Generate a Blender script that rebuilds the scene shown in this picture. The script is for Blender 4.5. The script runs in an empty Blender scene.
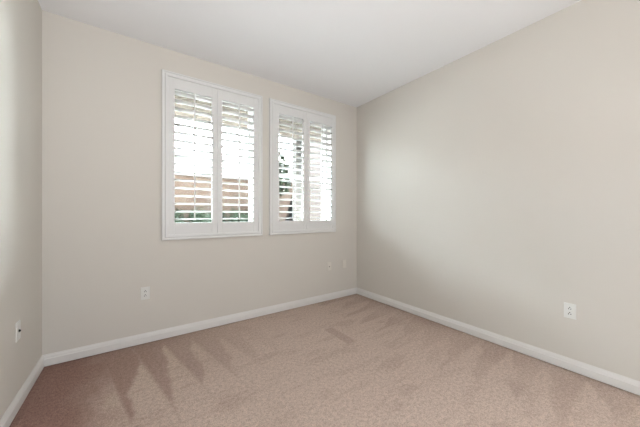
import bpy, bmesh, math, random
from mathutils import Vector, Matrix
random.seed(7)
PI = math.pi
SC = bpy.context.scene
COL = SC.collection

# ------------------------------------------------------------------ camera
CAM_H = 1.18
F_PX = 265.5
YAW = math.radians(35.0)
cam_d = bpy.data.cameras.new('camera')
cam_d.sensor_width = 36.0
cam_d.lens = 36.0 * F_PX / 640.0
cam_d.clip_start = 0.02
cam = bpy.data.objects.new('camera', cam_d)
cam.location = (0, 0, CAM_H)
cam.rotation_euler = (PI / 2, 0, -YAW)
COL.objects.link(cam)
SC.camera = cam

# ------------------------------------------------------------------ colour
SC.view_settings.view_transform = 'Standard'
SC.view_settings.look = 'None'
SC.view_settings.exposure = 0.10
SC.view_settings.gamma = 1.0
SC.view_settings.use_curve_mapping = False

# ------------------------------------------------------------------ sky
SKY = 78.0
w = bpy.data.worlds.new('sky')
SC.world = w
w.use_nodes = True
nt = w.node_tree
nt.nodes.clear()
wo = nt.nodes.new('ShaderNodeOutputWorld')
bg = nt.nodes.new('ShaderNodeBackground')
st = nt.nodes.new('ShaderNodeTexSky')
st.sky_type = 'HOSEK_WILKIE'
st.turbidity = 4.0
st.ground_albedo = 0.5
st.sun_direction = Vector((0.10, 0.60, 0.72)).normalized()
mx = nt.nodes.new('ShaderNodeMix')
mx.data_type = 'RGBA'
mx.inputs[0].default_value = 0.62
mx.inputs[7].default_value = (0.89, 0.945, 1.0, 1)
nt.links.new(st.outputs[0], mx.inputs[6])
nt.links.new(mx.outputs[2], bg.inputs[0])
bg.inputs[1].default_value = SKY
nt.links.new(bg.outputs[0], wo.inputs[0])

# ------------------------------------------------------------------ sun and large lights
def light(name, kind, loc, rot, energy, color=(1, 1, 1), size=None, size_y=None, angle=None):
    d = bpy.data.lights.new(name, kind)
    d.energy = energy
    d.color = color
    if kind == 'AREA':
        d.shape = 'RECTANGLE'
        d.size = size
        d.size_y = size_y
    if angle is not None:
        d.angle = angle
    o = bpy.data.objects.new(name, d)
    o.location = loc
    o.rotation_euler = rot
    COL.objects.link(o)
    return o

sun_dir = Vector((0.10, 0.60, 0.72)).normalized()      # towards the sun
sun = light('sun', 'SUN', (0, 0, 8), (0, 0, 0), 370.0, (0.87, 0.94, 1.0), angle=0.01)
sun.rotation_euler = sun_dir.to_track_quat('Z', 'Y').to_euler()
# added area light behind the camera that fills the room
light('room_fill', 'AREA', (0.35, -1.85, 1.0), (math.radians(100), 0, math.radians(24)), 28.5, (0.82, 0.885, 1.0), 1.0, 1.6)
# added soft fill at the right, behind the viewer, lifting the left wall
light('side_fill', 'AREA', (2.62, -0.75, 1.15), (math.radians(100), 0, math.radians(72)), 22, (0.97, 1.0, 0.97), 0.9, 1.3)
# daylight coming down the hall and through the doorway in the left wall
light('hall_daylight', 'AREA', (-3.3, 0.31, 2.04), (PI / 2, 0, -PI / 2), 20, (0.93, 0.96, 1.0), 0.30, 0.05)
# bounced light thrown up at the ceiling from beside the viewer
light('bounce_light', 'AREA', (0.0, -0.35, 1.45), (math.radians(163), 0, -0.3), 27, (1.0, 0.97, 0.95), 0.8, 0.8)

# ------------------------------------------------------------------ room numbers
XL, XR, YF, YN, H = -0.578, 2.683, 2.89, -2.10, 2.74
YEXT = 3.09                      # outside face of the window wall
GROUND = -0.15

# ------------------------------------------------------------------ materials
def mat(name, col, rough=0.6, spec=0.3, bump=None, noise=None, metallic=0.0):
    m = bpy.data.materials.new(name)
    m.use_nodes = True
    t = m.node_tree
    p = t.nodes['Principled BSDF']
    p.inputs['Base Color'].default_value = (*col, 1)
    p.inputs['Roughness'].default_value = rough
    p.inputs['Specular IOR Level'].default_value = spec
    p.inputs['Metallic'].default_value = metallic
    tc = t.nodes.new('ShaderNodeTexCoord')
    if noise:
        sc, c2, lo, hi = noise
        n = t.nodes.new('ShaderNodeTexNoise')
        n.inputs['Scale'].default_value = sc
        n.inputs['Detail'].default_value = 5
        t.links.new(tc.outputs['Object'], n.inputs['Vector'])
        r = t.nodes.new('ShaderNodeValToRGB')
        r.color_ramp.elements[0].position = lo
        r.color_ramp.elements[1].position = hi
        r.color_ramp.elements[0].color = (*col, 1)
        r.color_ramp.elements[1].color = (*c2, 1)
        t.links.new(n.outputs['Fac'], r.inputs[0])
        t.links.new(r.outputs[0], p.inputs['Base Color'])
    if bump:
        sc, strength, dist = bump
        n = t.nodes.new('ShaderNodeTexNoise')
        n.inputs['Scale'].default_value = sc
        n.inputs['Detail'].default_value = 3
        t.links.new(tc.outputs['Object'], n.inputs['Vector'])
        b = t.nodes.new('ShaderNodeBump')
        b.inputs['Strength'].default_value = strength
        b.inputs['Distance'].default_value = dist
        t.links.new(n.outputs['Fac'], b.inputs['Height'])
        t.links.new(b.outputs[0], p.inputs['Normal'])
    return m

M = {}
M['wall'] = mat('wall_paint', (0.712, 0.680, 0.626), 0.75, 0.15, bump=(160, 0.10, 0.002))
M['ceiling'] = mat('ceiling_paint', (0.93, 0.94, 0.955), 0.85, 0.1, bump=(140, 0.12, 0.002))
M['trim'] = mat('trim_paint', (0.80, 0.785, 0.76), 0.38, 0.35)
M['shutter'] = mat('shutter_paint', (0.79, 0.79, 0.78), 0.35, 0.35)
M['vinyl'] = mat('window_vinyl', (0.85, 0.85, 0.84), 0.4, 0.3)
M['plate'] = mat('outlet_plastic', (0.82, 0.82, 0.79), 0.3, 0.4)
M['plate_beige'] = mat('almond_plastic', (0.78, 0.745, 0.68), 0.4, 0.35)
M['slot'] = mat('dark_slot', (0.03, 0.03, 0.03), 0.6, 0.2)
M['steel'] = mat('screw_steel', (0.6, 0.6, 0.58), 0.35, 0.5, metallic=0.8)
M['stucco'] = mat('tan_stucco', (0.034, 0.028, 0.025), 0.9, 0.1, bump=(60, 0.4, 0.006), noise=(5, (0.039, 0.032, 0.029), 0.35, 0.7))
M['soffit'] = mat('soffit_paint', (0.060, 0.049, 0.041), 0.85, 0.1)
M['post'] = mat('dark_timber', (0.030, 0.027, 0.025), 0.8, 0.1, noise=(9, (0.042, 0.038, 0.035), 0.35, 0.7))
M['pale_stucco'] = mat('pale_stucco', (0.78, 0.77, 0.75), 0.9, 0.1, bump=(60, 0.3, 0.006))
M['roof'] = mat('roof_tile', (0.40, 0.38, 0.37), 0.9, 0.1)
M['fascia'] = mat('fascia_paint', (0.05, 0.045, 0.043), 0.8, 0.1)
M['leaf'] = mat('leaf_green', (0.0045, 0.0065, 0.0035), 0.7, 0.05, noise=(6, (0.009, 0.012, 0.006), 0.35, 0.7))
M['hedge'] = mat('hedge_green', (0.006, 0.009, 0.006), 0.8, 0.03, noise=(7, (0.011, 0.015, 0.009), 0.4, 0.75))
M['dark_leaf'] = mat('dark_leaf', (0.002, 0.002, 0.002), 0.8, 0.02, noise=(7, (0.004, 0.0032, 0.003), 0.4, 0.8))
M['bark'] = mat('bark', (0.045, 0.035, 0.028), 0.9, 0.1, bump=(30, 0.5, 0.01))
M['ground'] = mat('patio_concrete', (0.20, 0.195, 0.18), 0.9, 0.1, noise=(3, (0.24, 0.232, 0.22), 0.3, 0.7))

def block_material():
    m = bpy.data.materials.new('garden_block')
    m.use_nodes = True
    t = m.node_tree
    p = t.nodes['Principled BSDF']
    p.inputs['Roughness'].default_value = 0.9
    p.inputs['Specular IOR Level'].default_value = 0.1
    tc = t.nodes.new('ShaderNodeTexCoord')
    mp = t.nodes.new('ShaderNodeMapping')
    mp.inputs['Rotation'].default_value = (PI / 2, 0, 0)
    t.links.new(tc.outputs['Object'], mp.inputs[0])
    br = t.nodes.new('ShaderNodeTexBrick')
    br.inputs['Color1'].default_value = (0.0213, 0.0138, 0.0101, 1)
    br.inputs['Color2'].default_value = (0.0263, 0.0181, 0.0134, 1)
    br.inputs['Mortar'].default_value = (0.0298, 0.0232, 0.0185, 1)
    br.inputs['Scale'].default_value = 1.0
    br.inputs['Mortar Size'].default_value = 0.012
    br.inputs['Brick Width'].default_value = 0.40
    br.inputs['Row Height'].default_value = 0.15
    t.links.new(mp.outputs[0], br.inputs[0])
    n = t.nodes.new('ShaderNodeTexNoise')
    n.inputs['Scale'].default_value = 9
    n.inputs['Detail'].default_value = 6
    t.links.new(tc.outputs['Object'], n.inputs['Vector'])
    mxn = t.nodes.new('ShaderNodeMix')
    mxn.data_type = 'RGBA'
    mxn.blend_type = 'OVERLAY'
    mxn.inputs[0].default_value = 0.45
    t.links.new(br.outputs['Color'], mxn.inputs[6])
    t.links.new(n.outputs['Fac'], mxn.inputs[7])
    t.links.new(mxn.outputs[2], p.inputs['Base Color'])
    b = t.nodes.new('ShaderNodeBump')
    b.inputs['Strength'].default_value = 0.5
    b.inputs['Distance'].default_value = 0.01
    t.links.new(br.outputs['Fac'], b.inputs['Height'])
    b.invert = True
    t.links.new(b.outputs[0], p.inputs['Normal'])
    return m
M['block'] = block_material()

def glass_material():
    m = bpy.data.materials.new('window_glass')
    m.use_nodes = True
    t = m.node_tree
    t.nodes.clear()
    o = t.nodes.new('ShaderNodeOutputMaterial')
    tr = t.nodes.new('ShaderNodeBsdfTransparent')
    tr.inputs[0].default_value = (0.93, 0.96, 0.95, 1)
    gl = t.nodes.new('ShaderNodeBsdfGlossy')
    gl.inputs['Roughness'].default_value = 0.02
    ms = t.nodes.new('ShaderNodeMixShader')
    ms.inputs[0].default_value = 0.006
    t.links.new(tr.outputs[0], ms.inputs[1])
    t.links.new(gl.outputs[0], ms.inputs[2])
    t.links.new(ms.outputs[0], o.inputs[0])
    return m
M['glass'] = glass_material()

def carpet_material():
    m = bpy.data.materials.new('mauve_carpet')
    m.use_nodes = True
    t = m.node_tree
    L = t.links.new
    p = t.nodes['Principled BSDF']
    p.inputs['Roughness'].default_value = 1.0
    p.inputs['Specular IOR Level'].default_value = 0.0
    tc = t.nodes.new('ShaderNodeTexCoord')
    obj = tc.outputs['Object']
    def val(x):
        return x
    def math_(op, a, b=None, clamp=False):
        n = t.nodes.new('ShaderNodeMath')
        n.operation = op
        n.use_clamp = clamp
        for i, v in enumerate((a, b)):
            if v is None:
                continue
            if isinstance(v, (int, float)):
                n.inputs[i].default_value = v
            else:
                L(v, n.inputs[i])
        return n.outputs[0]
    def noise(scale, detail=3, stretch=None, rot=0.0, rough=0.5):
        n = t.nodes.new('ShaderNodeTexNoise')
        n.inputs['Scale'].default_value = scale
        n.inputs['Detail'].default_value = detail
        n.inputs['Roughness'].default_value = rough
        if stretch:
            mp = t.nodes.new('ShaderNodeMapping')
            mp.inputs['Scale'].default_value = stretch
            mp.inputs['Rotation'].default_value = (0, 0, rot)
            L(obj, mp.inputs[0])
            L(mp.outputs[0], n.inputs['Vector'])
        else:
            L(obj, n.inputs['Vector'])
        return n.outputs['Fac']
    def smooth(v, lo, hi):
        n = t.nodes.new('ShaderNodeMapRange')
        n.interpolation_type = 'SMOOTHSTEP'
        L(v, n.inputs['Value'])
        n.inputs['From Min'].default_value = lo
        n.inputs['From Max'].default_value = hi
        return n.outputs[0]
    sp = t.nodes.new('ShaderNodeSeparateXYZ')
    L(obj, sp.inputs[0])
    X, Y = sp.outputs[0], sp.outputs[1]
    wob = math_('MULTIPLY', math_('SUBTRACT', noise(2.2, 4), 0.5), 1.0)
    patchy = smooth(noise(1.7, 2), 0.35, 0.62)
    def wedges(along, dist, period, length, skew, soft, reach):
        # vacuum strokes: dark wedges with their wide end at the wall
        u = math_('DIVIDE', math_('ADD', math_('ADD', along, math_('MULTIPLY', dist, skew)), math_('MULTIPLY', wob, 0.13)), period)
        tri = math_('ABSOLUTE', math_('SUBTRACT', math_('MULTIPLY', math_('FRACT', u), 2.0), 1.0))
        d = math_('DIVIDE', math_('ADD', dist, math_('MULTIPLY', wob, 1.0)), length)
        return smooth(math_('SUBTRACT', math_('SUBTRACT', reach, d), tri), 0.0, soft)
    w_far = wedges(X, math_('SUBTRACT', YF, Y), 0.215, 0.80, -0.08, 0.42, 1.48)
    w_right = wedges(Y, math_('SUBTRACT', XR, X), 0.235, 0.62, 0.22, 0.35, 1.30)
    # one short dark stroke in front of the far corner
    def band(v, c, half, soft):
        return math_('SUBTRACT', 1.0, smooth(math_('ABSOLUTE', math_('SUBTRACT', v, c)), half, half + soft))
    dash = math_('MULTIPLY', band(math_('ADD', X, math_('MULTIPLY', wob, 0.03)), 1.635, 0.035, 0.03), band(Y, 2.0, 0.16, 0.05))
    # the darker, redder strip beside the left wall
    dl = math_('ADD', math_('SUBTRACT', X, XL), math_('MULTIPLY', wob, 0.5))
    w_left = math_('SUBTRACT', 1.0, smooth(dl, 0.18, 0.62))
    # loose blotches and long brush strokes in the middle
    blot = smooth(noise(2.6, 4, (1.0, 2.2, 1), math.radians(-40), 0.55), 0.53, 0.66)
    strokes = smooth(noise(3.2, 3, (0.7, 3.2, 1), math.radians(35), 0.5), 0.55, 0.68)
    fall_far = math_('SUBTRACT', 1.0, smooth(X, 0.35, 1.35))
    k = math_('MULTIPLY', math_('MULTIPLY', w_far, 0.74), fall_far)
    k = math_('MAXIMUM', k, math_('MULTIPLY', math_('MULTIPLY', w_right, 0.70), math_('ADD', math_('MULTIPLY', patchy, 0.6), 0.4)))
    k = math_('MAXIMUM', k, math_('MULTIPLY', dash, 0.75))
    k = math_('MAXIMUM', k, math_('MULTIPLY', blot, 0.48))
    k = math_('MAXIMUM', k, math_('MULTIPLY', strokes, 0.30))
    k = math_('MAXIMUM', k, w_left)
    def rgb(c):
        n = t.nodes.new('ShaderNodeRGB')
        n.outputs[0].default_value = (*c, 1)
        return n.outputs[0]
    def mixc(f, a, b):
        n = t.nodes.new('ShaderNodeMix')
        n.data_type = 'RGBA'
        if isinstance(f, (int, float)):
            n.inputs[0].default_value = f
        else:
            L(f, n.inputs[0])
        L(a, n.inputs[6])
        L(b, n.inputs[7])
        return n.outputs[2]
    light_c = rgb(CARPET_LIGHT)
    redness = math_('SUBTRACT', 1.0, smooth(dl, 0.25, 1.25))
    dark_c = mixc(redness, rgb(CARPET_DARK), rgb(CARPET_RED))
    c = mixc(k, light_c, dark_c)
    # individual tufts
    tuft = noise(150, 2, rough=0.7)
    tuft2 = noise(45, 3, rough=0.7)
    sm = math_('ADD', math_('MULTIPLY', smooth(tuft, 0.25, 0.75), 0.6), math_('MULTIPLY', smooth(tuft2, 0.25, 0.75), 0.4))
    hs = t.nodes.new('ShaderNodeHueSaturation')
    L(c, hs.inputs['Color'])
    L(math_('ADD', math_('MULTIPLY', sm, 0.80), 0.58), hs.inputs['Value'])
    L(hs.outputs[0], p.inputs['Base Color'])
    b = t.nodes.new('ShaderNodeBump')
    b.inputs['Strength'].default_value = 0.5
    b.inputs['Distance'].default_value = 0.008
    L(sm, b.inputs['Height'])
    L(b.outputs[0], p.inputs['Normal'])
    return m
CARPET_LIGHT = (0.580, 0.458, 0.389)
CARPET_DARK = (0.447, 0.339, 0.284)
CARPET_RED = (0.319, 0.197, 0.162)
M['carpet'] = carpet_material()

# ------------------------------------------------------------------ mesh helpers
def box(bm, x0, x1, y0, y1, z0, z1, mtx=None):
    vs = [bm.verts.new((x, y, z)) for x in (x0, x1) for y in (y0, y1) for z in (z0, z1)]
    for f in ((0, 1, 3, 2), (4, 6, 7, 5), (0, 4, 5, 1), (2, 3, 7, 6), (0, 2, 6, 4), (1, 5, 7, 3)):
        bm.faces.new([vs[i] for i in f])
    if mtx:
        bmesh.ops.transform(bm, matrix=mtx, verts=vs)
    return vs

def prism(bm, prof, p0, p1, to3, cut0=0.0, cut1=0.0):
    # sweep a 2-D profile (a, z) along an axis from p0 to p1; the ends are mitred by cut*a
    n = len(prof)
    A = [bm.verts.new(to3(p0 + cut0 * a, a, z)) for a, z in prof]
    B = [bm.verts.new(to3(p1 + cut1 * a, a, z)) for a, z in prof]
    for i in range(n):
        j = (i + 1) % n
        bm.faces.new((A[i], A[j], B[j], B[i]))
    bm.faces.new(A[::-1])
    bm.faces.new(B)

def cyl(bm, c0, c1, r0, r1=None, n=16):
    r1 = r0 if r1 is None else r1
    c0, c1 = Vector(c0), Vector(c1)
    d = (c1 - c0).normalized()
    q = d.to_track_quat('Z', 'Y').to_matrix()
    A, B = [], []
    for i in range(n):
        a = 2 * PI * i / n
        v = q @ Vector((math.cos(a), math.sin(a), 0))
        A.append(bm.verts.new(c0 + v * r0))
        B.append(bm.verts.new(c1 + v * r1))
    for i in range(n):
        j = (i + 1) % n
        bm.faces.new((A[i], A[j], B[j], B[i]))
    bm.faces.new(A[::-1])
    bm.faces.new(B)

def build(name, bm, m, parent=None, bevel=0.0, smooth=False, loc=None):
    bmesh.ops.recalc_face_normals(bm, faces=bm.faces[:])
    if bevel:
        bmesh.ops.bevel(bm, geom=[e for e in bm.edges], offset=bevel, segments=2, profile=0.5, affect='EDGES')
    me = bpy.data.meshes.new(name)
    bm.to_mesh(me)
    bm.free()
    if smooth:
        for f in me.polygons:
            f.use_smooth = True
    me.materials.append(m)
    o = bpy.data.objects.new(name, me)
    COL.objects.link(o)
    if parent:
        o.parent = parent
    if loc:
        o.location = loc
    return o

def tag(o, label, cat, group=None):
    o['label'] = label
    o['category'] = cat
    if group:
        o['group'] = group
    return o

def struct(o, label, cat):
    o['kind'] = 'structure'
    return tag(o, label, cat)

def empty(name, loc=(0, 0, 0), rz=0.0):
    o = bpy.data.objects.new(name, None)
    o.empty_display_size = 0.1
    o.location = loc
    o.rotation_euler = (0, 0, rz)
    COL.objects.link(o)
    return o

# pixel of the photograph -> X on a plane parallel to the window wall (camera stands at 0, 0)
def wx(px, y=YF):
    return y * math.tan(YAW + math.atan((px - 320.0) / F_PX))

# ------------------------------------------------------------------ room shell
SH_Z0, SH_Z1 = 0.928, 2.524                 # outer edge of the shutter frames
FR = 0.058                                   # width of the frame moulding
W1 = (wx(161.7, YF - .02), wx(262.8, YF - .03))
W2 = (wx(270.0, YF - .03), wx(336.0, YF - .03))
HOLES = [(a + 0.05, b - 0.05) for a, b in (W1, W2)]
HZ0, HZ1 = SH_Z0 + 0.05, SH_Z1 - 0.05
T = 0.15

bm = bmesh.new()
box(bm, XL - T, XR + T, YN - T, YF, -0.12, 0.0)
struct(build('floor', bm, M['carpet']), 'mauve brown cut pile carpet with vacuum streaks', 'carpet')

bm = bmesh.new()
box(bm, XL - T, XR + T, YN - T, YEXT, H, H + 0.12)
struct(build('ceiling', bm, M['ceiling']), 'plain white painted ceiling', 'ceiling')

bm = bmesh.new()
xs = [XL - T, HOLES[0][0], HOLES[0][1], HOLES[1][0], HOLES[1][1], XR + T]
for i in range(5):
    if i in (1, 3):
        box(bm, xs[i], xs[i + 1], YF, YEXT, GROUND, HZ0)
        box(bm, xs[i], xs[i + 1], YF, YEXT, HZ1, H)
    else:
        box(bm, xs[i], xs[i + 1], YF, YEXT, GROUND, H)
struct(build('wall_far', bm, M['wall']), 'beige wall with the two shuttered windows', 'wall')

bm = bmesh.new()
box(bm, XR, XR + T, YN - T, YF, -0.1, H)
struct(build('wall_right', bm, M['wall']), 'long bare beige wall on the right', 'wall')

DY0, DY1, DH = -0.62, 0.42, 2.05             # doorway in the left wall, beside the camera
bm = bmesh.new()
box(bm, XL - T, XL, DY1, YF, -0.1, H)
box(bm, XL - T, XL, YN - T, DY0, -0.1, H)
box(bm, XL - T, XL, DY0, DY1, DH, H)
struct(build('wall_left', bm, M['wall']), 'narrow slice of beige wall at the left edge', 'wall')

bm = bmesh.new()
box(bm, XL, XR, YN - T, YN, -0.1, H)
struct(build('wall_near', bm, M['wall']), 'beige wall behind the viewer', 'wall')

# hall beyond the doorway
bm = bmesh.new()
hx0, hx1 = -3.6, XL - T
box(bm, hx0, hx1, DY0 - 0.35, DY1 + 0.35, -0.12, 0.0)
box(bm, hx0, hx1, DY0 - 0.35, DY1 + 0.35, 2.5, 2.6)
box(bm, hx0, hx1, DY0 - 0.45, DY0 - 0.35, -0.12, 2.6)
box(bm, hx0, hx1, DY1 + 0.35, DY1 + 0.45, -0.12, 2.6)
box(bm, hx0 - 0.1, hx0, DY0 - 0.45, DY1 + 0.45, -0.12, 2.6)
struct(build('wall_hall', bm, M['wall']), 'beige hall beyond the doorway beside the viewer', 'wall')

# ------------------------------------------------------------------ baseboards
BH, BT = 0.093, 0.015
prof = [(0, 0.007), (BT, 0.007), (BT, 0.060), (BT - 0.001, 0.0625), (BT - 0.0035, 0.0645), (BT - 0.0035, 0.068),
        (BT - 0.0055, 0.076), (BT - 0.008, 0.083), (BT - 0.0105, 0.087), (BT - 0.011, BH), (0, BH)]
bm = bmesh.new()
prism(bm, prof, XL, XR, lambda s, a, z: (s, YF - a, z), 1, -1)
struct(build('baseboard_far', bm, M['trim']), 'white moulded baseboard under the windows', 'baseboard')
bm = bmesh.new()
prism(bm, prof, YN, YF, lambda s, a, z: (XR - a, s, z), 1, -1)
struct(build('baseboard_right', bm, M['trim']), 'white moulded baseboard along the right wall', 'baseboard')
bm = bmesh.new()
prism(bm, prof, DY1, YF, lambda s, a, z: (XL + a, s, z), 0, -1)
struct(build('baseboard_left', bm, M['trim']), 'white moulded baseboard along the left wall', 'baseboard')

# ------------------------------------------------------------------ windows (white vinyl, in the recess)
def window(idx, hx0, hx1, label):
    root = empty('window_%d' % idx, ((hx0 + hx1) / 2, YEXT - 0.05, HZ0))
    struct(root, label, 'window')
    W = (hx1 - hx0) / 2
    HH = HZ1 - HZ0
    y0, y1 = -0.045, 0.06
    bm = bmesh.new()
    f = 0.026
    box(bm, -W, -W + f, y0, y1, 0, HH)
    box(bm, W - f, W, y0, y1, 0, HH)
    box(bm, -W + f, W - f, y0, y1, 0, f)
    box(bm, -W + f, W - f, y0, y1, HH - f, HH)
    build('window_frame', bm, M['vinyl'], root)
    mid = 1.66 - HZ0
    for k, (za, zb, ya, yb) in enumerate(((f, mid + 0.02, -0.012, 0.010), (mid - 0.02, HH - f, 0.012, 0.034))):
        bm = bmesh.new()
        s = 0.022
        box(bm, -W + f, -W + f + s, ya, yb, za, zb)
        box(bm, W - f - s, W - f, ya, yb, za, zb)
        box(bm, -W + f + s, W - f - s, ya, yb, za, za + s)
        box(bm, -W + f + s, W - f - s, ya, yb, zb - s, zb)
        sash = build('sash', bm, M['vinyl'], root)
        bm = bmesh.new()
        yc = (ya + yb) / 2
        box(bm, -W + f + s, W - f - s, yc - 0.002, yc + 0.002, za + s, zb - s)
        build('pane', bm, M['glass'], sash)
window(1, *HOLES[0], 'white framed window behind the shutter nearer the left wall')
window(2, *HOLES[1], 'white framed window behind the shutter nearer the far right corner')

# ------------------------------------------------------------------ plantation shutters
OZ0, OZ1 = 1.090, 2.372                       # clear opening of the panels
SPLIT = 1.735                                 # the tilt rod is in two lengths
NLOUV = 17
PITCH = (OZ1 - OZ0 - 0.066) / (NLOUV - 1)
TILT = math.radians(-4.0)
LW, LT = 0.089, 0.0120

def louver_bm(x0, x1):
    bm = bmesh.new()
    n = 16
    ring = []
    for i in range(n):
        a = 2 * PI * i / n
        ring.append((LW / 2 * math.cos(a), LT / 2 * math.copysign(abs(math.sin(a)) ** 0.8, math.sin(a))))
    A = [bm.verts.new((x0, y, z)) for y, z in ring]
    B = [bm.verts.new((x1, y, z)) for y, z in ring]
    for i in range(n):
        j = (i + 1) % n
        bm.faces.new((A[i], A[j], B[j], B[i]))
    bm.faces.new(A[::-1])
    bm.faces.new(B)
    return bm

def shutter(x0, x1, openings, label):
    root = empty('plantation_shutter', ((x0 + x1) / 2, YF, SH_Z0))
    tag(root, label, 'window shutter', 'plantation shutters')
    ox, oz = (x0 + x1) / 2, SH_Z0
    def fx(v):
        return v - ox
    # frame: stepped moulding standing on the wall, mitred
    fp = [(0.0, 0.0), (0.0, -0.024), (0.003, -0.030), (0.013, -0.030), (0.016, -0.025), (0.026, -0.025),
          (0.030, -0.033), (0.050, -0.033), (FR - 0.008, -0.029), (FR - 0.008, 0.035), (0.042, 0.035), (0.042, 0.0)]
    bm = bmesh.new()
    a, b, c, d = fx(x0), fx(x1), SH_Z0 - oz, SH_Z1 - oz
    fz = [(u, v) for u, v in fp]
    # sides and rails as four mitred sweeps
    prism(bm, fz, c, d, lambda s, u, v: (a + u, v, s), 1, -1)
    prism(bm, fz, c, d, lambda s, u, v: (b - u, v, s), 1, -1)
    prism(bm, fz, a, b, lambda s, u, v: (s, v, c + u), 1, -1)
    prism(bm, fz, a, b, lambda s, u, v: (s, v, d - u), 1, -1)
    build('frame', bm, M['shutter'], root)
    inner0, inner1 = x0 + FR - 0.010, x1 - FR + 0.010
    zc0, zc1 = SH_Z0 + FR - 0.010, SH_Z1 - FR + 0.010
    mid = (openings[0][1] + openings[1][0]) / 2
    YP0, YP1 = -0.020, 0.010                   # panel faces, relative to the wall plane
    yc = (YP0 + YP1) / 2
    for k, (pa, pb) in enumerate(((inner0, mid - 0.0006), (mid + 0.0006, inner1))):
        o0, o1 = openings[k]
        panel = empty('panel', (fx((pa + pb) / 2), yc, zc0 - oz))
        panel.parent = root
        px, pz = (pa + pb) / 2, zc0
        hy = (YP1 - YP0) / 2
        for nm, (xa, xb) in (('stile', (pa, o0)), ('stile', (o1, pb))):
            bm = bmesh.new()
            box(bm, xa - px, xb - px, -hy, hy, 0.0, zc1 - pz)
            build(nm, bm, M['shutter'], panel, bevel=0.0018)
        for nm, (za, zb) in (('bottom_rail', (zc0, OZ0)), ('top_rail', (OZ1, zc1))):
            bm = bmesh.new()
            box(bm, o0 - px, o1 - px, -hy + 0.001, hy - 0.001, za - pz, zb - pz)
            build(nm, bm, M['shutter'], panel, bevel=0.0015)
        zs = [OZ0 + 0.033 + i * PITCH for i in range(NLOUV)]
        first = None
        for z in zs:
            if first is None:
                first = build('louver', louver_bm(o0 - px - 0.002, o1 - px + 0.002), M['shutter'], panel, smooth=True)
                lv = first
            else:
                lv = first.copy()
                COL.objects.link(lv)
                lv.parent = panel
            lv.location = (0, 0, z - pz)
            lv.rotation_euler = (TILT, 0, 0)
        # two tilt rods on the room side of the slats
        cx = (o0 + o1) / 2 - px
        yr = -LW / 2 * math.cos(TILT) - 0.006
        for za, zb in ((zs[0] - 0.012, SPLIT - 0.004), (SPLIT + 0.004, zs[-1] + 0.03)):
            bm = bmesh.new()
            box(bm, cx - 0.006, cx + 0.006, yr - 0.005, yr + 0.005, za - pz, zb - pz)
            build('tilt_rod', bm, M['shutter'], panel, bevel=0.002)
        if k == 0:
            bm = bmesh.new()
            box(bm, pb - px - 0.012, pb - px + 0.012, hy + 0.0005, hy + 0.006, 0.01, zc1 - pz - 0.01)
            build('joint_strip', bm, M['shutter'], panel)  # unseen strip added behind the panel joint to block stray sun
        # hinges on the outer stile
        hx = pa - px if k == 0 else pb - px
        for hz in (SH_Z0 + 0.17, 1.70, SH_Z1 - 0.17):
            bm = bmesh.new()
            cyl(bm, (hx, -hy - 0.003, hz - 0.032 - pz), (hx, -hy - 0.003, hz + 0.032 - pz), 0.004, n=10)
            build('hinge', bm, M['shutter'], panel)
    return root

YO = YF - 0.02
shutter(*W1, [(wx(174.8, YO), wx(212.0, YO)), (wx(222.4, YO), wx(253.3, YO))],
        'white plantation shutter nearer the left wall, brown garden wall seen through its slats')
shutter(*W2, [(wx(279.2, YO), wx(303.2, YO)), (wx(309.8, YO), wx(331.2, YO))],
        'white plantation shutter nearest the far right corner, dark leaves seen through its slats')

# ------------------------------------------------------------------ wall plates
def plate_bm(wd=0.070, ht=0.114, th=0.0055):
    bm = bmesh.new()
    vs = box(bm, -wd / 2, wd / 2, -th, 0, -ht / 2, ht / 2)
    front = [v for v in vs if v.co.y < -th / 2]
    for v in front:
        v.co.x *= 0.94
        v.co.z *= 0.965
    return bm

def screw(parent, z, y=-0.0055):
    bm = bmesh.new()
    cyl(bm, (0, y + 0.001, z), (0, y - 0.0012, z), 0.0035, 0.0028, 12)
    build('screw', bm, M['plate'], parent)

def outlet(loc, rz, label, m):
    root = empty('power_outlet', loc, rz)
    tag(root, label, 'outlet', 'power outlets')
    build('cover_plate', plate_bm(), m, root, bevel=0.001)
    screw(root, 0)
    for s in (-1, 1):
        bm = bmesh.new()
        # receptacle face: disc flattened at top and bottom
        n = 24
        A, B = [], []
        for i in range(n):
            a = 2 * PI * i / n
            x, z = 0.0175 * math.cos(a), max(-0.0142, min(0.0142, 0.0175 * math.sin(a)))
            A.append(bm.verts.new((x, -0.005, z + s * 0.0195)))
            B.append(bm.verts.new((x * .96, -0.0085, z * .96 + s * 0.0195)))
        for i in range(n):
            j = (i + 1) % n
            bm.faces.new((A[i], A[j], B[j], B[i]))
        bm.faces.new(A[::-1])
        bm.faces.new(B)
        r = build('receptacle', bm, m, root)
        for sx, hh in ((-1, 0.0045), (1, 0.0036)):
            bm = bmesh.new()
            box(bm, sx * 0.0066 - 0.0021, sx * 0.0066 + 0.0021, -0.0091, -0.008, s * 0.0195 - 0.003 - hh, s * 0.0195 - 0.003 + hh)
            build('slot', bm, M['slot'], r)
        bm = bmesh.new()
        cyl(bm, (0, -0.0080, s * 0.0195 + 0.0080), (0, -0.0091, s * 0.0195 + 0.0080), 0.0034, n=12)
        build('ground_hole', bm, M['slot'], r)
    return root

def on_far(px, py):
    X = wx(px)
    dep = X * math.sin(YAW) + YF * math.cos(YAW)
    return (X, YF, CAM_H - (py - 213.5) / F_PX * dep)

def on_side(px, py, xw):
    th = YAW + math.atan((px - 320.0) / F_PX)
    Y = xw / math.tan(th)
    dep = xw * math.sin(YAW) + Y * math.cos(YAW)
    return (xw, Y, CAM_H - (py - 213.5) / F_PX * dep)

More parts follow.
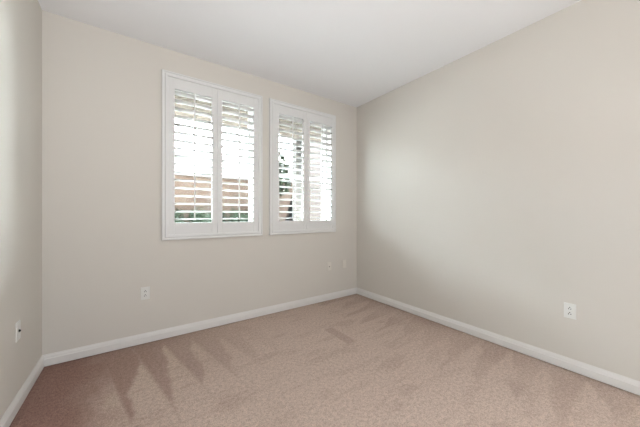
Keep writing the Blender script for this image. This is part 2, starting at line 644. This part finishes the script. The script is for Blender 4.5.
outlet(on_far(145.3, 293.2), 0, 'white duplex power outlet on the wall below the window nearer the left wall', M['plate'])
outlet(on_side(570.0, 310.8, XR), -PI / 2, 'white duplex power outlet low on the bare right wall', M['plate'])

# coax jack on the left wall
r = empty('cable_jack', on_side(17.6, 331.0, XL), PI / 2)
tag(r, 'white cable jack plate with a dark socket on the left wall', 'wall jack')
build('cover_plate', plate_bm(), M['plate'], r, bevel=0.001)
screw(r, 0.0415)
screw(r, -0.0415)
bm = bmesh.new()
cyl(bm, (0, -0.004, 0), (0, -0.009, 0), 0.0085, n=6)
build('hex_nut', bm, M['slot'], r)
bm = bmesh.new()
cyl(bm, (0, -0.008, 0), (0, -0.0130, 0), 0.0058, n=14)
build('socket', bm, M['slot'], r)

# two faint plates left of the far right corner
r = empty('phone_jack', on_far(329.2, 266.3))
tag(r, 'beige jack plate with a small dark port, below the second window, left of its neighbour', 'wall jack')
build('cover_plate', plate_bm(), M['plate_beige'], r, bevel=0.001)
screw(r, 0.0415)
screw(r, -0.0415)
bm = bmesh.new()
box(bm, -0.008, 0.008, -0.0075, -0.005, -0.012, 0.008)
jk = build('jack', bm, M['plate_beige'], r)
bm = bmesh.new()
box(bm, -0.0058, 0.0058, -0.0082, -0.007, -0.009, 0.003)
build('port', bm, M['slot'], jk)
r = empty('blank_cover', on_far(344.2, 263.8))
tag(r, 'beige blank cover plate low on the wall beside the far right corner', 'wall plate')
build('cover_plate', plate_bm(), M['plate_beige'], r, bevel=0.001)
screw(r, 0.030)
screw(r, -0.030)

# ------------------------------------------------------------------ outside
bm = bmesh.new()
box(bm, -14, 18, YEXT, 30, GROUND - 0.2, GROUND)
struct(build('ground', bm, M['ground']), 'pale paving outside the windows', 'ground')

# own roof edge over the windows: soffit board, fascia
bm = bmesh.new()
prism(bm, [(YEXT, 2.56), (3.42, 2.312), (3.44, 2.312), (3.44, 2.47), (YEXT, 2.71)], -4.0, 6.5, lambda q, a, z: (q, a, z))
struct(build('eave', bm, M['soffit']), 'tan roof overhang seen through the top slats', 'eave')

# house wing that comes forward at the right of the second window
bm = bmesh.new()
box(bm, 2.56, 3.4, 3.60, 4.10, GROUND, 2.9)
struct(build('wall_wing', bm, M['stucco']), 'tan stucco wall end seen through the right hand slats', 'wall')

r = empty('patio_post', (2.04, 3.50, GROUND))
tag(r, 'dark timber post seen through the slats of the second window', 'post')
bm = bmesh.new()
box(bm, -0.058, 0.058, -0.05, 0.05, 0, 2.31 - GROUND)
build('shaft', bm, M['post'], r, bevel=0.004)
bm = bmesh.new()
box(bm, -0.08, 0.08, -0.08, 0.08, 0, 0.12)
build('base', bm, M['post'], r, bevel=0.004)

# garden wall
FY = 5.6
r = empty('garden_wall', (0.0, FY, GROUND))
tag(r, 'reddish brown block garden wall behind the green hedge outside', 'garden wall')
bm = bmesh.new()
box(bm, -6, 3.2, -0.0, 0.2, 0, 1.90 - GROUND)
build('blocks', bm, M['block'], r)
bm = bmesh.new()
box(bm, -6, 3.23, -0.03, 0.23, 1.90 - GROUND, 1.96 - GROUND)
build('cap', bm, M['fascia'], r, bevel=0.006)

# pale house beyond
r = empty('neighbour_house', (0, 10.0, GROUND))
tag(r, 'pale stucco house with a low grey roof beyond the garden wall', 'house')
bm = bmesh.new()
box(bm, -9, 9, 0, 6, 0, 3.25)
build('wall', bm, M['pale_stucco'], r)
bm = bmesh.new()
v = [(-9.6, -0.5, 3.3), (9.6, -0.5, 3.3), (9.6, 3.5, 4.75), (-9.6, 3.5, 4.75), (-9.6, -0.5, 3.22), (9.6, -0.5, 3.22), (9.6, 3.5, 4.67), (-9.6, 3.5, 4.67)]
vs = [bm.verts.new(p) for p in v]
for f in ((0, 1, 2, 3), (7, 6, 5, 4), (0, 4, 5, 1), (1, 5, 6, 2), (2, 6, 7, 3), (3, 7, 4, 0)):
    bm.faces.new([vs[i] for i in f])
build('roof', bm, M['roof'], r)
bm = bmesh.new()
box(bm, -9.6, 9.6, -0.54, -0.5, 3.14, 3.32)
build('fascia', bm, M['fascia'], r)

# plants
def leaves(bm, n, inside, size):
    for _ in range(n):
        p, nrm = inside()
        s = size * random.uniform(0.6, 1.3)
        q = (Vector(nrm) + Vector([random.uniform(-.8, .8) for _ in range(3)])).normalized().to_track_quat('Z', 'Y')
        tip = random.uniform(0, 2 * PI)
        pts = [(-0.5, 0, 0), (0, -0.22, 0.05), (0.5, 0, 0), (0, 0.22, 0.05)]
        m4 = Matrix.Translation(p) @ q.to_matrix().to_4x4() @ Matrix.Rotation(tip, 4, 'Z')
        bm.faces.new([bm.verts.new(m4 @ (Vector(c) * s)) for c in pts])

def boxy(d, e):
    # push a unit direction towards a rounded box (e below 1) for clipped shrubs
    return Vector([math.copysign(abs(q) ** e, q) for q in d])

def blob(center, rad, flat=1.0):
    c, r = Vector(center), Vector(rad)
    def f():
        d = Vector([random.gauss(0, 1) for _ in range(3)]).normalized()
        k = random.uniform(0.72, 1.03)
        u = boxy(d, flat)
        return c + Vector((u.x * r.x, u.y * r.y, u.z * r.z)) * k, d
    return f

def core(bm, center, rad, flat=1.0):
    t = bmesh.ops.create_icosphere(bm, subdivisions=3, radius=1.0)
    for v in t['verts']:
        j = 0.86 + 0.10 * math.sin(v.co.x * 9 + v.co.y * 7) * math.cos(v.co.z * 8)
        u = boxy(v.co, flat)
        v.co = Vector(center) + Vector((u.x * rad[0], u.y * rad[1], u.z * rad[2])) * j

def shrub(name, loc, rad, n, size, m, label, cat, stem=0.12, flat=1.0):
    r = empty(name, loc)
    bm = bmesh.new()
    c = (0, 0, rad[2] + stem)
    core(bm, c, [x * .95 for x in rad], flat)
    leaves(bm, n, blob(c, rad, flat), size)
    build('foliage', bm, m, r)
    bm = bmesh.new()
    cyl(bm, (0, 0, 0), (0, 0, stem + rad[2] * .5), 0.035, 0.02, 8)
    build('stem', bm, M['bark'], r)
    return r

HL = ['dark green shrub low outside the left slats of the first window, before the brown wall',
      'middle dark green shrub low outside the first window, before the brown wall',
      'dark green shrub low outside the right slats of the first window, before the brown wall']
for i, l in enumerate(HL):
    o = shrub('hedge_shrub', (0.40 + 0.72 * i, 5.22, GROUND), (0.335, 0.26, 0.655), 2200, 0.06, M['hedge'], l, 'shrub', flat=0.42)
    tag(o, l, 'shrub', 'shrubs along the garden wall')

# near black conifer-like shrub low in the second window
r = empty('dark_shrub', (2.50, 4.55, GROUND))
tag(r, 'near black pointed shrub low behind the left slats of the second window', 'shrub')
bm = bmesh.new()
def cone():
    k = random.random() ** 0.7
    z = 1.66 * (1 - k) + 0.05
    rad = 0.42 * k + 0.015
    a = random.uniform(0, 2 * PI)
    d = Vector((math.cos(a), math.sin(a), 0.5))
    return Vector((math.cos(a) * rad + 0.06 * (1 - k), math.sin(a) * rad, z)), d
cyl(bm, (0, 0, 0.08), (0.06, 0, 1.66), 0.38, 0.01, 14)
leaves(bm, 1800, cone, 0.075)
build('foliage', bm, M['dark_leaf'], r)
bm = bmesh.new()
cyl(bm, (0, 0, 0), (0, 0, 0.2), 0.04, 0.035, 8)
build('stem', bm, M['bark'], r)

# small tree beside it
r = empty('garden_tree', (2.46, 5.12, GROUND))
tag(r, 'leafy dark green tree seen through the left slats of the second window', 'tree')
bm = bmesh.new()
for c, rd, n in (((0.0, 0, 2.30), (0.27, 0.24, 0.34), 420), ((0.10, .05, 1.98), (0.26, 0.22, 0.25), 330), ((-0.22, -.05, 2.15), (0.25, 0.22, 0.30), 260)):
    leaves(bm, n, blob(c, rd), 0.11)
build('foliage', bm, M['leaf'], r)
bm = bmesh.new()
cyl(bm, (0, 0, 0), (-0.03, 0, 1.5), 0.05, 0.04, 10)
cyl(bm, (-0.03, 0, 1.45), (-0.12, 0.02, 2.3), 0.035, 0.02, 8)
cyl(bm, (-0.03, 0, 1.45), (0.06, 0.03, 2.35), 0.03, 0.015, 8)
build('trunk', bm, M['bark'], r)
